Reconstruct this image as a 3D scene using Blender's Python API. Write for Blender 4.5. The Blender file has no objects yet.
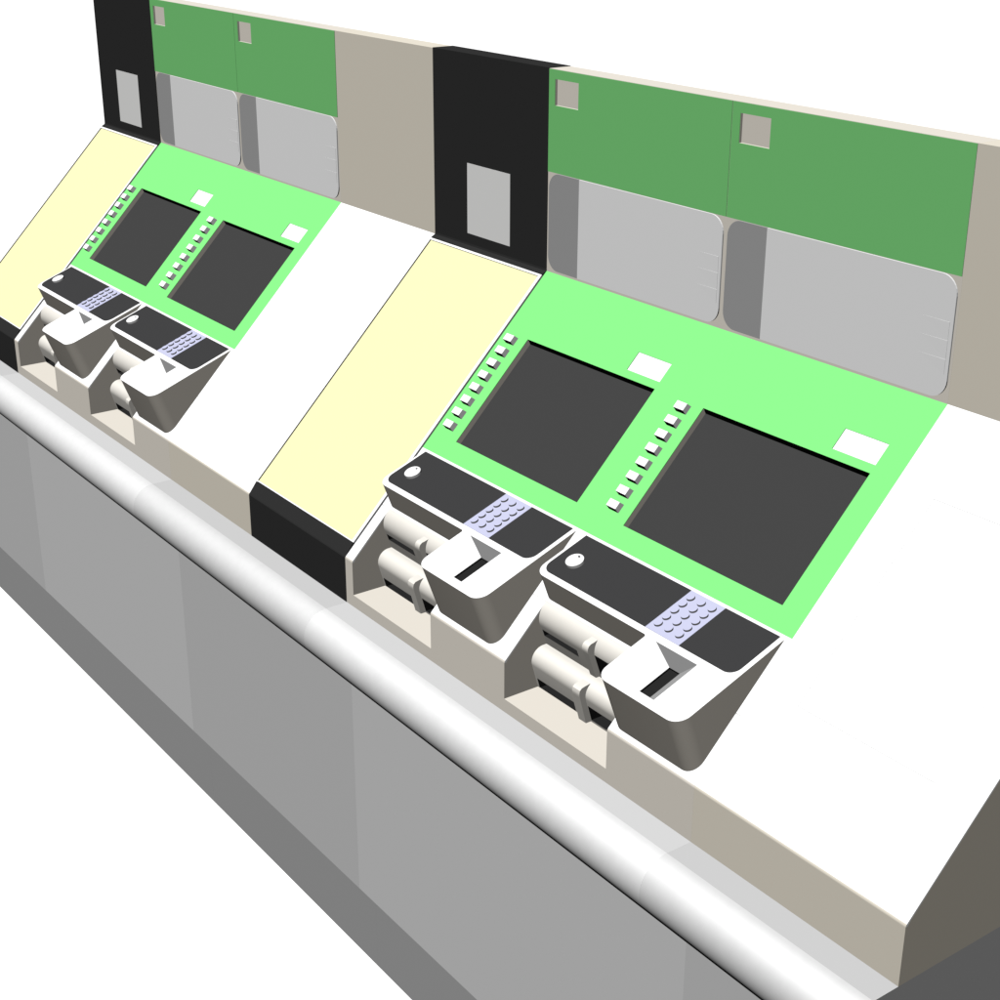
import bpy, bmesh, math
from mathutils import Vector, Matrix

sc = bpy.context.scene
COL = sc.collection
FLOOR = 0.9113            # the counter top stands this high above the ground (metres)

# ------------------------------------------------------------------ materials
def mat(name, rgb, rough=0.6, spec=0.0, metal=0.0):
    m = bpy.data.materials.new(name); m.use_nodes = True
    nt = m.node_tree; b = nt.nodes['Principled BSDF']
    b.inputs['Base Color'].default_value = (*rgb, 1)
    b.inputs['Specular IOR Level'].default_value = spec
    b.inputs['Metallic'].default_value = metal
    # fine paint texture: a very slight procedural variation of the sheen and of the tint
    tc = nt.nodes.new('ShaderNodeTexCoord')
    n = nt.nodes.new('ShaderNodeTexNoise'); n.inputs['Scale'].default_value = 60
    mp = nt.nodes.new('ShaderNodeMapRange')
    mp.inputs['To Min'].default_value = max(0, rough-.03); mp.inputs['To Max'].default_value = rough+.03
    nt.links.new(tc.outputs['Object'], n.inputs['Vector'])
    nt.links.new(n.outputs['Fac'], mp.inputs['Value'])
    nt.links.new(mp.outputs['Result'], b.inputs['Roughness'])
    return m

M = dict(
    beige=mat('beige_paint', (.604, .566, .503)),
    beige_warm=mat('warm_beige_paint', (.600, .558, .475)),
    white=mat('white_paint', (.86, .86, .86)),
    green=mat('green_paint', (.166, .500, .166)),
    lit_green=mat('lit_green_paint', (.200, .70, .200)),  # lit copy of green: the slope's brightness is put into the colour
    cream=mat('cream_paint', (.70, .68, .400)),
    black=mat('black_paint', (.0245, .0245, .0245)),
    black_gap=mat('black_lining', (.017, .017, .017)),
    screen=mat('dark_screen', (.045, .045, .045)),
    panel=mat('dark_panel', (.0385, .0385, .0395)),
    lavender=mat('lavender_plastic', (.445, .455, .60)),
    grey=mat('light_grey_paint', (.70, .70, .70)),
    plaque=mat('grey_plaque', (.665, .665, .655)),
    dark_grey=mat('dark_grey_paint', (.30, .30, .30)),
    funnel=mat('funnel_shade_grey', (.340, .340, .340)),
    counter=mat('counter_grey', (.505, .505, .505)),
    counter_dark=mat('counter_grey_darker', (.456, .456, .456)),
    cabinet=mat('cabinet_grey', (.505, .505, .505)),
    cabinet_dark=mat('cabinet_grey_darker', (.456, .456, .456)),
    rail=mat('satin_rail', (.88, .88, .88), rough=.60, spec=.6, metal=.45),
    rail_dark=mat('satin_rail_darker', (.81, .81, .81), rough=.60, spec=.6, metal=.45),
    ivory=mat('ivory_plastic', (.83, .80, .74), rough=.55, spec=.5, metal=.25),
    floor=mat('white_floor', (.93, .93, .93)),
)

# ------------------------------------------------------------------ frames
YB, ZB, ZA, ZC = .4892, .5964, .9908, .0973          # panel plane, desk/panel junction, top, riser top
L = math.hypot(YB, ZB-ZC)
tY, tZ = YB/L, (ZB-ZC)/L                              # up the sloping desk
nY, nZ = -tZ, tY                                      # out of the desk
def dk(x, s, h=0.0): return (x, s*tY+h*nY, ZC+s*tZ+h*nZ)
aY, aZ = .1817, .2829                                 # rear edge of the keypad housings' top face
T = (.93798, .34669); N = (-.34669, .93798)
def tp(x, w, h=0.0): return (x, aY-w*T[0]+h*N[0], aZ-w*T[1]+h*N[1])
def bk(x, z, h=0.0): return (x, YB-h, z)

# ------------------------------------------------------------------ mesh helpers
class MB:
    def __init__(s): s.v = []; s.f = []; s.mi = []
    def face(s, pts, mi=0):
        k = len(s.v); s.v += [tuple(p) for p in pts]; s.f.append(list(range(k, k+len(pts)))); s.mi.append(mi)
    def prism(s, bottom, top, mi=0, cap0=True, cap1=True, side=None):
        n = len(bottom); k = len(s.v); s.v += [tuple(p) for p in bottom]+[tuple(p) for p in top]
        for i in range(n):
            j = (i+1) % n
            s.f.append([k+i, k+j, k+n+j, k+n+i]); s.mi.append(mi if side is None else side)
        if cap0: s.f.append([k+i for i in reversed(range(n))]); s.mi.append(mi)
        if cap1: s.f.append([k+n+i for i in range(n)]); s.mi.append(mi)
    def xprism(s, prof, x0, x1, mi=0, c0=True, c1=True):
        s.prism([(x0, y, z) for y, z in prof], [(x1, y, z) for y, z in prof], mi, c0, c1)
    def box(s, fn, a0, a1, b0, b1, h0, h1, mi=0):
        q = [(a0, b0), (a1, b0), (a1, b1), (a0, b1)]
        s.prism([fn(a, b, h0) for a, b in q], [fn(a, b, h1) for a, b in q], mi)
    def sheet(s, fn, rect, holes, h0, h1, mi=0):
        """a plate with rectangular through-holes"""
        x0, x1, y0, y1 = rect
        xs = sorted({x0, x1, *[v for r in holes for v in r[:2]]}); ys = sorted({y0, y1, *[v for r in holes for v in r[2:]]})
        idx = {}
        def vid(i, j, t):
            if (i, j, t) not in idx:
                idx[i, j, t] = len(s.v); s.v.append(fn(xs[i], ys[j], h1 if t else h0))
            return idx[i, j, t]
        solid = {}
        for i in range(len(xs)-1):
            for j in range(len(ys)-1):
                cx, cy = (xs[i]+xs[i+1])/2, (ys[j]+ys[j+1])/2
                solid[i, j] = not any(r[0] < cx < r[1] and r[2] < cy < r[3] for r in holes)
        for (i, j), ok in solid.items():
            if not ok: continue
            q = [(i, j), (i+1, j), (i+1, j+1), (i, j+1)]
            s.f.append([vid(*c, 1) for c in q]); s.mi.append(mi)
            s.f.append([vid(*c, 0) for c in reversed(q)]); s.mi.append(mi)
            for k, (di, dj) in enumerate(((0, -1), (1, 0), (0, 1), (-1, 0))):
                if not solid.get((i+di, j+dj), False):
                    c, d = q[k], q[(k+1) % 4]
                    s.f.append([vid(*c, 0), vid(*d, 0), vid(*d, 1), vid(*c, 1)]); s.mi.append(mi)
    def pocket(s, fn, x0, x1, y0, y1, h0, h1, mi=0):
        """the inside of an open box: floor at h0, mouth at h1"""
        q = [(x0, y0), (x1, y0), (x1, y1), (x0, y1)]
        for k in range(4):
            c, d = q[k], q[(k+1) % 4]
            s.face([fn(*c, h1), fn(*d, h1), fn(*d, h0), fn(*c, h0)], mi)
        s.face([fn(*c, h0) for c in q], mi)
    def build(s, name, mats, parent=None, smooth=None, fix=True, loc=None):
        me = bpy.data.meshes.new(name); me.from_pydata(s.v, [], s.f)
        for m in (mats if isinstance(mats, (list, tuple)) else [mats]): me.materials.append(m)
        for p, i in zip(me.polygons, s.mi): p.material_index = i
        if fix:
            bm = bmesh.new(); bm.from_mesh(me)
            bmesh.ops.remove_doubles(bm, verts=bm.verts, dist=1e-6)
            bmesh.ops.recalc_face_normals(bm, faces=bm.faces); bm.to_mesh(me); bm.free()
        if smooth:
            for p in me.polygons: p.use_smooth = True
            me.set_sharp_from_angle(angle=math.radians(smooth))
        o = bpy.data.objects.new(name, me); COL.objects.link(o)
        if parent is not None: o.parent = parent
        return o

def rounded(pts, n=8):
    """polygon (x, y, radius) -> points with rounded corners"""
    out = []; m = len(pts)
    for i in range(m):
        x, y, r = pts[i]
        if r <= 0: out.append((x, y)); continue
        p = Vector((x, y)); a = (Vector(pts[i-1][:2])-p).normalized(); b = (Vector(pts[(i+1) % m][:2])-p).normalized()
        ang = a.angle(b); d = r/math.tan(ang/2); c = p+(a+b).normalized()*(r/math.sin(ang/2))
        s, e = p+a*d-c, p+b*d-c
        a0 = math.atan2(s.y, s.x); da = math.atan2(s.x*e.y-s.y*e.x, s.dot(e))
        for k in range(n+1):
            t = a0+da*k/n; out.append((c.x+r*math.cos(t), c.y+r*math.sin(t)))
    return out

def root(name, label, cat, x, y=0.0, z=0.0, group=None):
    o = bpy.data.objects.new(name, None); COL.objects.link(o); o.location = (x, y, z)
    o.empty_display_size = .1
    o['label'] = label; o['category'] = cat
    if group: o['group'] = group
    return o
def copy_tree(o, parent=None):
    c = o.copy(); COL.objects.link(c); c.parent = parent
    for ch in list(o.children): copy_tree(ch, c)
    return c

# ------------------------------------------------------------------ the ground
g = MB(); g.face([(-300, -300, 0), (300, -300, 0), (300, 300, 0), (-300, 300, 0)])
fl = g.build('floor', M['floor'], fix=False); fl['kind'] = 'structure'

# ------------------------------------------------------------------ counter bases
E_ = .00004
nose = [(-.048+.052*math.cos(math.radians(a)), -.052+.052*math.sin(math.radians(a))) for a in range(90, 271, 6)]
def counter_base(x0, x1, dark, label):
    r = root('counter_base', label, 'counter', (x0+x1)/2, .27, 0, 'grey counter bases along the row')
    ox, oy, oz = (x0+x1)/2, .27, -FLOOR
    def P(*prof): return [(y-oy, z-oz) for y, z in prof]
    a, b = x0+E_-ox, x1-E_-ox
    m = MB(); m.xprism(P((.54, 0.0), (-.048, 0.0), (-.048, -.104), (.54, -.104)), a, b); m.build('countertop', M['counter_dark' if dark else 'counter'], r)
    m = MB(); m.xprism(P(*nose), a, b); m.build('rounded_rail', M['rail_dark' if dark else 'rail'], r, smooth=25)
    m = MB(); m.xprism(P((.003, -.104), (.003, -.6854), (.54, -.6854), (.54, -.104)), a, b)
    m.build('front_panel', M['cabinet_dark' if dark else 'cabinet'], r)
    m = MB(); m.xprism(P((.043, -.6854), (.043, -FLOOR), (.50, -FLOOR), (.50, -.6854)), a, b)
    m.build('plinth', M['dark_grey'], r)
    return r
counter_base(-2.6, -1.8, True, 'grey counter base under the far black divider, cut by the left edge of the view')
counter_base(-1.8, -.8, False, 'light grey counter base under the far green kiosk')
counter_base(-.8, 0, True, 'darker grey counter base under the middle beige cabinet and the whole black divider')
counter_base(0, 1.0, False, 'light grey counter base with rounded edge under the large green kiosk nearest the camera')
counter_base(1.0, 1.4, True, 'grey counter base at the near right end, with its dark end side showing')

# ------------------------------------------------------------------ the green kiosks
def arc(cy, cz, r, a0, a1, n=10):
    return [(cy+r*math.cos(math.radians(a0+(a1-a0)*k/n)), cz+r*math.sin(math.radians(a0+(a1-a0)*k/n))) for k in range(n+1)]
ZLOW = 0.0
PL = .003                                    # thickness of the white desk plate
def yz(s, h=0.0): return dk(0, s, h)[1:]
edge_r = .006
# rounded front edge of the desk (from the riser face over to the slope)
half = math.atan2(tZ, tY)                    # slope angle
turn = math.pi/2-half                        # angle between riser (vertical) and the slope direction
d_ = edge_r*math.tan(turn/2)
cyE, czE = edge_r, ZC-d_
def edge_arc(n=6): return [(cyE+edge_r*math.cos(math.pi-turn*k/n), czE+edge_r*math.sin(math.pi-turn*k/n)) for k in range(n+1)]
EA = edge_arc(); ZR = EA[0][1]               # where the riser ends and the rounding begins

def beige_edge(o):
    """the rounded front edge carries the beige paint of the riser"""
    for p in o.data.polygons:
        if p.normal.y < -.01 and p.normal.z < .67: p.material_index = 1

SI = .2648                                   # lower edge of the green desk panel
SCREENS = [(.0758, .4502, .3042, .5509), (.5758, .9502, .3042, .5509)]
LABELS = [(.3603, .4500, .5662, .6058), (.8603, .9500, .5662, .6058)]
NOTCH = [(.0265, .2990), (.5255, .7990)]
HOLES = [(.0195, .0905, .9235, .9728), (.5195, .5905, .9235, .9728)]

def body_mesh():
    m = MB()
    back_top = [(YB+.012, ZB+.0), (YB+.012, ZA), (.540, ZA), (.540, ZLOW)]
    full = [(0, ZLOW), (0, ZR), (.004, ZR)] + [yz(.012, -PL), yz(.262, -PL), yz(.262, -.024), yz(L, -.024)] + [(YB+.012, yz(L, -.024)[1])] + back_top[1:]
    low = [(0, ZLOW), (0, .0255), (.11, .0255), (.11, .190)] + [yz(.20, -PL), yz(.262, -PL), yz(.262, -.024), yz(L, -.024)] + [(YB+.012, yz(L, -.024)[1])] + back_top[1:]
    edges = [0, NOTCH[0][0], NOTCH[0][1], NOTCH[1][0], NOTCH[1][1], 1]
    for i in range(5):
        a, b = edges[i], edges[i+1]
        if i == 0: a += E_
        if i == 4: b -= E_
        m.xprism(full if i % 2 == 0 else low, a, b, 0, i % 2 == 0, i % 2 == 0)
    # upper front board with the two small window pockets
    m.sheet(bk, (E_, 1-E_, ZB-.01, ZA), HOLES, -.012, 0)
    for h in HOLES:
        m.box(bk, h[0]+.0002, h[1]-.0002, h[2]+.0002, h[3]-.0002, -.0118, -.0042)
    return m

def kiosk():
    r = root('self_service_kiosk',
             'large green and white kiosk nearest the camera, right of the whole black divider',
             'kiosk', 0, 0, FLOOR, 'green self service kiosks in the row')
    body_mesh().build('body', M['beige'], r, fix=False).data.validate()
    # lower desk, beige coloured white: its lit brightness put into the colour
    m = MB()
    EP = EA + [yz(.1255), yz(.1255, -PL), yz(.012, -PL), (.004, ZR)]
    for a, b in ((E_, NOTCH[0][0]), (NOTCH[0][1], NOTCH[1][0]), (NOTCH[1][1], 1-E_)): m.xprism(EP, a, b)
    m.box(dk, E_, 1-E_, .1262, SI, -PL, 0)
    beige_edge(m.build('desk_plate', [M['white'], M['beige']], r, smooth=50))
    # upper desk, the sign green lightened as if lit, with the openings of screens and label windows
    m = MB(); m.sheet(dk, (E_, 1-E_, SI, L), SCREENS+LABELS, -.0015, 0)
    m.build('desk_panel', M['lit_green'], r)
    for x0, x1, s0, s1 in LABELS:
        m = MB(); m.box(dk, x0-.003, x1+.003, s0-.003, s1+.003, -.004, -.0016); m.build('label_plate', M['white'], r)
    for x0, x1, s0, s1 in SCREENS:
        m = MB(); m.box(dk, x0-.004, x1+.004, s0-.004, s1+.004, -.018, -.0122); sn = m.build('screen', M['screen'], r)
        bz = lambda x, s, h, s1=s1: dk(x, s-(.0040 if h < -.01 and abs(s-s1) < 1e-6 else 0), h)      # the upper wall slopes inward
        m = MB(); m.sheet(bz, (x0-.006, x1+.006, s0-.006, s1+.006), [(x0, x1, s0, s1)], -.0122, -.0015)
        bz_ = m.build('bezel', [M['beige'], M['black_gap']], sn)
        for p in bz_.data.polygons:                                   # upper wall coloured black, its shade put into the colour
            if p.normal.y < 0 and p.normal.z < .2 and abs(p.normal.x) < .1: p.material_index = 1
    # function keys beside each screen
    for bx in (0, .5):
        for k in range(8):
            s = .3195+k*.02974
            m = MB()
            q0 = [(bx+.0250, s), (bx+.0500, s), (bx+.0500, s+.0180), (bx+.0250, s+.0180)]
            q1 = [(bx+.0252, s+.0017), (bx+.0498, s+.0017), (bx+.0498, s+.0160), (bx+.0252, s+.0160)]
            m.prism([dk(a, b, -.001) for a, b in q0], [dk(a, b, .012) for a, b in q1])
            m.build('function_button', M['white'], r)
    # upper sign panels
    for i, (x0, x1) in enumerate(((.0008, .4992), (.5006, .9992))):
        m = MB(); m.sheet(bk, (x0, x1, .7955, ZA-.0006), [HOLES[i]], .0003, .0014); m.build('sign_panel', M['green'], r)
    # sliding covers below them
    for bx in (0, .5):
        x0, x1, z0, z1, R, xs = bx+.0065, bx+.4955, .6020, .7945, .030, bx+.1000
        out = rounded([(xs, z0, 0), (x1, z0, R), (x1, z1, R), (xs, z1, 0)])
        m = MB(); m.prism([bk(a, b, .0002) for a, b in out], [bk(a, b, .0030) for a, b in out])
        c = m.build('sliding_cover', M['grey'], r)
        out = rounded([(x0, z0, R), (xs-.0002, z0, 0), (xs-.0002, z1, 0), (x0, z1, R)])
        m = MB(); m.prism([bk(a, b, .0002) for a, b in out], [bk(a, b, .0026) for a, b in out])
        m.build('grip_strip', M['dark_grey'], c)
        for zt, dz in ((.7240, .0285), (.6950, .0290), (.6655, .0240)):
            m = MB(); xa, xb = bx+.4370, bx+.4890
            q = [bk(xa, zt, .0025), bk(xb, zt, .0025), bk(xb, zt-dz, .0025), bk(xa, zt-dz, .0025)]
            p = [bk(xa, zt-.0001, .0031), bk(xb, zt-.0002, .0035), bk(xb, zt-dz, .0034), bk(xa, zt-dz, .0031)]
            m.prism(q, p); m.build('grip_ridge', M['grey'], c)
    # keypad housings
    for bx in (0, .5):
        xl, xr, xm = bx+.0105, bx+.4893, bx+.3000
        out = rounded([(xl, 0, 0), (xl, .1155, .024), (xm, .1155, .005), (xm, .2246, .024), (xr, .2246, .026), (xr, 0, 0)])
        fx0, fx1, fw0, fw1 = bx+.3235, bx+.4180, .1167, .2084      # mouth of the coin funnel
        m = MB()
        n = len(out)
        bot = [tp(a, b, -.115) for a, b in out]; top = [tp(a, b, 0) for a, b in out]
        m.prism(bot, top, cap1=False)
        # top face around the funnel mouth
        iA = next(i for i, p in enumerate(out) if abs(p[0]-xm) < 1e-4 and p[1] > .118)     # start of the block's left side
        strip = [p for p in out if p[1] <= .1160 and p[0] <= xm+1e-6]
        strip = out[:iA]
        m.face([tp(a, b) for a, b in strip + [(xm, .1160), (xr, .1160), (xr, 0)]])
        left = [p for p in out[iA:] if p[0] < fx0]
        m.face([tp(a, b) for a, b in [(xm, .1160)] + left + [(fx0, .2246), (fx0, fw1), (fx0, fw0), (fx0, .1160)]])
        right = [p for p in out[iA:] if p[0] > fx1+.03 and p[1] > .12]
        m.face([tp(a, b) for a, b in [(fx1, .1160), (fx1, fw0), (fx1, fw1), (fx1, .2246)] + right + [(xr, .1160)]])
        m.face([tp(a, b) for a, b in [(fx0, .1160), (fx0, fw0), (fx1, fw0), (fx1, .1160)]])
        m.face([tp(a, b) for a, b in [(fx0, fw1), (fx0, .2246), (fx1, .2246), (fx1, fw1)]])
        hs = m.build('keypad_housing', M['beige'], r, smooth=40)
        hs.data.materials.append(M['white'])
        for p in hs.data.polygons:
            if p.normal.z > .8: p.material_index = 1  # upward faces coloured white, their lit brightness put into the colour
        # coin funnel
        hd = -.0290; sx0, sx1, sw0, sw1 = bx+.3575, bx+.3815, .1280, .1913
        mo = [(fx0, fw0), (fx1, fw0), (fx1, fw1), (fx0, fw1)]; ho = [(sx0, sw0), (sx1, sw0), (sx1, sw1), (sx0, sw1)]
        m = MB()
        for k, mi in ((0, 0), (1, 0), (2, 1), (3, 1)):  # grey and white walls: shaded and lit sides put into the colour
            c, d = k, (k+1) % 4
            m.face([tp(*mo[c]), tp(*mo[d]), tp(*ho[d], hd), tp(*ho[c], hd)], mi)
        m.build('coin_funnel', [M['funnel'], M['white']], hs, fix=False)
        m = MB(); m.pocket(tp, sx0, sx1, sw0, sw1, hd-.004, hd); m.build('coin_slot', M['black_gap'], hs, fix=False)
        # dark cover panels left and right of the keys
        kx0, kx1, fw = bx+.2840, bx+.3626, .1038
        out = rounded([(bx+.0170, 0.0005, 0), (bx+.0170, fw, .020), (kx0, fw, 0), (kx0, .0005, 0)])
        m = MB(); m.prism([tp(a, b, .0002) for a, b in out], [tp(a, b, .0009) for a, b in out]); m.build('cover_panel', M['panel'], hs)
        out = rounded([(kx1, .0005, 0), (kx1, fw, 0), (bx+.4803, fw, .020), (bx+.4803, .0005, 0)])
        m = MB(); m.prism([tp(a, b, .0002) for a, b in out], [tp(a, b, .0009) for a, b in out]); m.build('cover_panel', M['panel'], hs)
        # knob
        kx, kw, R = bx+.0580, .0605, .0165
        cir = lambda rad, n=28: [(kx+rad*math.cos(2*math.pi*k/n), kw+rad*math.sin(2*math.pi*k/n)) for k in range(n)]
        m = MB(); m.prism([tp(a, b, .0009) for a, b in cir(R)], [tp(a, b, .0062) for a, b in cir(R)], cap1=False)
        A, B = cir(R), cir(R-.001)
        for k in range(28):
            j = (k+1) % 28; m.face([tp(*A[k], .0062), tp(*A[j], .0062), tp(*B[j], .0070), tp(*B[k], .0070)])
        m.face([tp(a, b, .0070) for a, b in B])
        cx, cw = kx+.0012, kw-.0098                                  # small dark pointer dimple
        m.face([tp(cx+.0032*math.cos(k*math.pi/5), cw+.0022*math.sin(k*math.pi/5), .0073) for k in range(10)], 1)
        m.build('knob', [M['grey'], M['panel']], hs, smooth=30)
        kn = hs.children[-1]
        kn.data.materials.append(M['white'])
        for p in kn.data.polygons:
            if p.material_index == 0 and p.normal.z > .7: p.material_index = 2
        # keypad with fifteen round keys
        m = MB(); m.box(tp, kx0+.0002, kx1-.0002, .0005, fw, .0002, .0008); kp = m.build('keypad', M['lavender'], r)
        for i in range(3):
            for j in range(5):
                cx, cw, R = bx+.2975+.0245*i, .0149+.0179*j, .0072
                cc = [(cx+R*math.cos(2*math.pi*k/20), cw+R*math.sin(2*math.pi*k/20)) for k in range(20)]
                m = MB(); m.prism([tp(a, b, .0008) for a, b in cc], [tp(a, b, .0044) for a, b in cc], side=1)
                m.build('key', [M['lavender'], M['dark_grey']], kp)
    # note tray: two rounded lips with slots and levers
    for bx, (x0, x1) in zip((0, .5), NOTCH):
        x0 += .0002; x1 -= .0002
        up = arc(.1094, .1580, .036, 126.7, 200.3, 12)
        lo = [(.0909, .1030), (.0835, .1045)] + arc(.0835, .0795, .025, 96, 196, 12)
        def cut(prof, z0, z1, y=.125):
            """the profile between z0 and z1, closed at the back"""
            out = []
            for (ya, za), (yb, zb) in zip(prof, prof[1:]):
                for (yy, zz) in ((ya, za),):
                    if z0-1e-9 <= zz <= z1+1e-9: out.append((yy, zz))
                for zc in (z1, z0):
                    if min(za, zb) < zc-1e-9 and max(za, zb) > zc+1e-9:
                        t = (zc-za)/(zb-za); out.append((ya+(yb-ya)*t, zc))
            yb, zb = prof[-1]
            if z0-1e-9 <= zb <= z1+1e-9: out.append((yb, zb))
            out.sort(key=lambda p: -p[1])
            return out + [(y, z0), (y, z1)]
        def face_y(prof, z):
            for (ya, za), (yb, zb) in zip(prof, prof[1:]):
                if min(za, zb) <= z <= max(za, zb): return ya+(yb-ya)*(z-za)/(zb-za) if za != zb else ya
        upper = up + [(.0909, .1034)]
        lower = lo[1:] + [(.0730, .0258)]
        def lip(name, prof, cuts, ztop, zbot):
            xs = sorted({x0, x1, *[v for c in cuts for v in c[:2]]})
            m = MB()
            for a, b in zip(xs, xs[1:]):
                c = next((c for c in cuts if c[0] <= (a+b)/2 <= c[1]), None)
                spans = [(zbot, ztop)] if c is None else [q for q in ((zbot, c[2]), (c[3], ztop)) if q[1]-q[0] > .001]
                for z0, z1 in spans: m.xprism(cut(prof, z0, z1), a, b)
            o = m.build(name, [M['ivory'], M['black_gap']], r, smooth=32)
            for p in o.data.polygons:                       # the walls of the slots are black inside
                c_ = p.center
                if abs(p.normal.x) > .99 and x0+.001 < c_.x < x1-.001: p.material_index = 1
                if abs(p.normal.z) > .99 and any(c[0] < c_.x < c[1] and min(abs(c_.z-c[2]), abs(c_.z-c[3])) < 2e-4 for c in cuts): p.material_index = 1
            for c in cuts:
                s = MB(); y0 = face_y(prof, c[2]); y1 = face_y(prof, c[3]); d = .108
                e = .0004; xa, xb, za, zb = c[0]+e, c[1]-e, c[2]+e, c[3]-e
                A = [(xa, y0, za), (xb, y0, za), (xb, y1, zb), (xa, y1, zb)]; D = [(xa, d, za), (xb, d, za), (xb, d, zb), (xa, d, zb)]
                for k in range(4):
                    j = (k+1) % 4; s.face([A[k], A[j], D[j], D[k]])
                s.face(D); s.build('note_slot', M['black_gap'], o, fix=False)
            return o
        lip('upper_lip', upper, [(bx+.0285, bx+.1235, .1235, .1372), (bx+.1750, bx+.2750, .1120, .1525)], .18685, .1034)
        lip('lower_lip', lower, [(bx+.0310, bx+.1330, .0258, .0465), (bx+.1745, bx+.2750, .0300, .0600)], .1045, .0258)
        m = MB(); m.xprism([(.082, .1795), (.0715, .1762), (.0655, .1752), (.0615, .1722), (.0594, .1680), (.0592, .1640), (.0600, .1605), (.0612, .1570), (.0786, .1085), (.0815, .1085), (.089, .1085), (.089, .137)], bx+.1600, bx+.1752)
        m.build('lever', M['ivory'], r, smooth=28)
        m = MB(); m.xprism([(.068, .1005), (.0560, .0985), (.0500, .0970), (.0462, .0935), (.0450, .0885), (.0455, .0840), (.0468, .0795), (.0478, .0757), (.0610, .0270), (.0720, .0270), (.068, .060)], bx+.1545, bx+.1735)
        m.build('lever', M['ivory'], r, smooth=28)
    return r

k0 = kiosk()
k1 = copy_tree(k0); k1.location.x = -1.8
k1['label'] = 'smaller looking green and white kiosk farther away, right of the far left black divider'

# ------------------------------------------------------------------ plain beige cabinets
def cabinet():
    r = root('blank_cabinet', 'plain cabinet at the near right end with blank white desk and dark beige end side', 'cabinet', 1.2, 0, FLOOR,
             'plain beige cabinets in the row')
    a, b = -.2+E_, .2-E_
    m = MB(); m.xprism([(0, ZLOW), (0, ZR), (.004, ZR), yz(.012, -PL), yz(L, -PL), (YB, ZB), (YB, ZA), (.54, ZA), (.54, ZLOW)], a, b)
    m.build('body', M['beige_warm'], r)
    la, lb, s0, s1, gp = -.1255, .126, .1805, .5500, .00042
    m = MB(); m.xprism(EA + [yz(s0), yz(s0, -PL), yz(.012, -PL), (.004, ZR)], a, b)
    m.sheet(dk, (a, b, s0, L), [(la, lb, s0+1e-5, s1)], -PL, 0)
    beige_edge(m.build('desk_plate', [M['white'], M['beige_warm']], r, smooth=50))  # white here too puts the lit slope's brightness into the colour
    m = MB(); m.box(dk, la+gp, lb-gp, s0+gp, s1-gp, -PL, -.0001); m.build('desk_lid', M['white'], r)
    return r
c0 = cabinet()
c1 = copy_tree(c0); c1.location.x = -.6
c1['label'] = 'plain beige cabinet with blank white desk between the far kiosk and the whole black divider'

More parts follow.
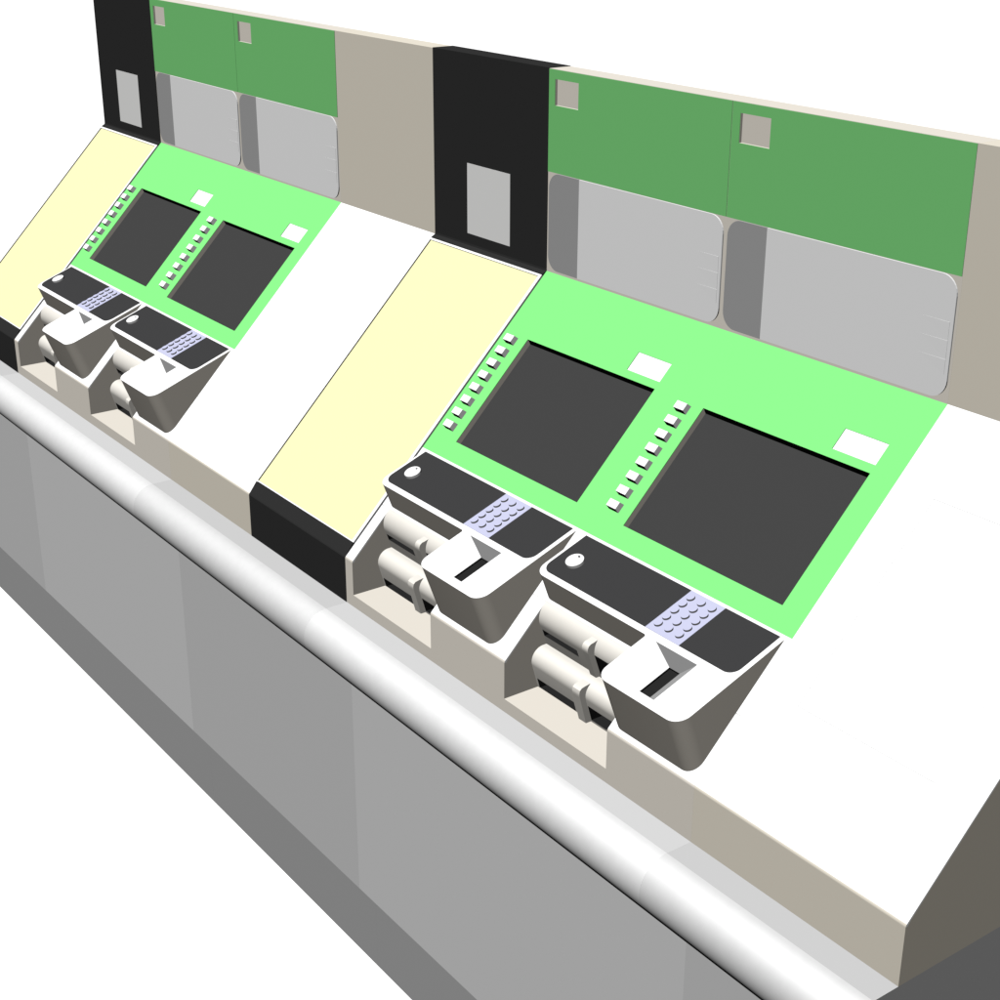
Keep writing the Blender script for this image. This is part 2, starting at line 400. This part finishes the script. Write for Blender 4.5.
# ------------------------------------------------------------------ black dividers with cream desk inlay
def divider():
    r = root('divider_unit', 'whole black divider unit in the middle with long cream desk inlay and grey plaque', 'divider', -.2, 0, FLOOR,
             'black divider units with cream desk inlays')
    a, b = -.1985, .2-E_
    H, s0, s1 = .0045, .0317, .6870
    prof = [(-.0006, ZLOW), (-.0006, ZC-.001), yz(.0015, .0006), yz(s0, H), yz(s0+.0005, .0005), yz(s1-.0005, .0005), yz(s1, H), yz(L-.001, .0012),
            (YB-.0008, ZB+.004), (YB-.0008, ZA+.0010), (.5405, ZA+.0010), (.5405, ZLOW)]
    m = MB(); m.xprism(prof, a, b); m.build('body', M['black'], r)
    ia, ib, t0, t1 = -.1962, .1920, .0352, .6812
    m = MB(); m.sheet(dk, (a+.0004, b, s0+.0012, s1-.0012), [(ia, ib, t0, t1)], .0006, H); f = m.build('inlay_frame', [M['white'], M['cabinet_dark'], M['screen']], r)
    for p in f.data.polygons:
        inner = a+.001 < p.center.x < b-.001 and dk(0, s0+.002)[1] < p.center.y < dk(0, s1-.002)[1]
        p.material_index = 0 if p.normal.dot(Vector((0, nY, nZ))) > .9 else 2 if inner else 1  # side walls coloured dark: shade put into the white frame's colour
    m = MB(); m.box(dk, ia+.0001, ib-.0001, t0+.0001, t1-.0001, .0008, H-.0030); m.build('cream_inlay', M['cream'], r)
    m = MB(); m.box(bk, -.0742, .0765, .6220, .7700, .0002, .0013); m.build('plaque', M['plaque'], r)
    return r
p0 = divider()
p1 = copy_tree(p0); p1.location.x = -2.0
p1['label'] = 'black divider unit at the far left end, cut by the top edge of the view'

# ------------------------------------------------------------------ light: one strong far lamp from front right above
ld = Vector((.32, -1.0, 2.0)); ll = ld.length; ld.normalize(); DIST = 250.0
lt = bpy.data.lights.new('studio_lamp', 'POINT'); lt.energy = .705*ll*4*math.pi**2*DIST**2
lt.color = (1, 1, 1); lt.shadow_soft_size = 1.0; lt.use_shadow = False
lo_ = bpy.data.objects.new('studio_lamp', lt); COL.objects.link(lo_); lo_.location = Vector((0, 0, FLOOR))+ld*DIST
w = bpy.data.worlds.new('World'); sc.world = w; w.use_nodes = True
w.node_tree.nodes['Background'].inputs[0].default_value = (1, 1, 1, 1)
w.node_tree.nodes['Background'].inputs[1].default_value = 0.006

# ------------------------------------------------------------------ camera
cam = bpy.data.cameras.new('camera'); co = bpy.data.objects.new('camera', cam); COL.objects.link(co); sc.camera = co
yaw, pitch, roll = -.9386459498982741, .39550307677542934, .0028015771152750542
cy, sy, cp, sp = math.cos(yaw), math.sin(yaw), math.cos(pitch), math.sin(pitch)
fwd = Vector((sy*cp, cy*cp, -sp)); rt = Vector((cy, -sy, 0)); u = rt.cross(fwd)
c_, s_ = math.cos(roll), math.sin(roll); rt, u = c_*rt+s_*u, -s_*rt+c_*u
mw = Matrix((rt, u, -fwd)).transposed().to_4x4(); mw.translation = Vector((2.42398579, -1.40059357, 1.38158409+FLOOR))
co.matrix_world = mw
cam.sensor_width = 36; cam.lens = 1567.1005*36/1000; cam.clip_start = .05; cam.clip_end = 1000

# ------------------------------------------------------------------ render settings
sc.render.engine = 'CYCLES'
sc.cycles.max_bounces = 0; sc.cycles.diffuse_bounces = 0; sc.cycles.glossy_bounces = 0
sc.render.filter_size = 1.2
sc.view_settings.view_transform = 'Standard'; sc.view_settings.look = 'None'
sc.view_settings.exposure = 0; sc.view_settings.gamma = 1
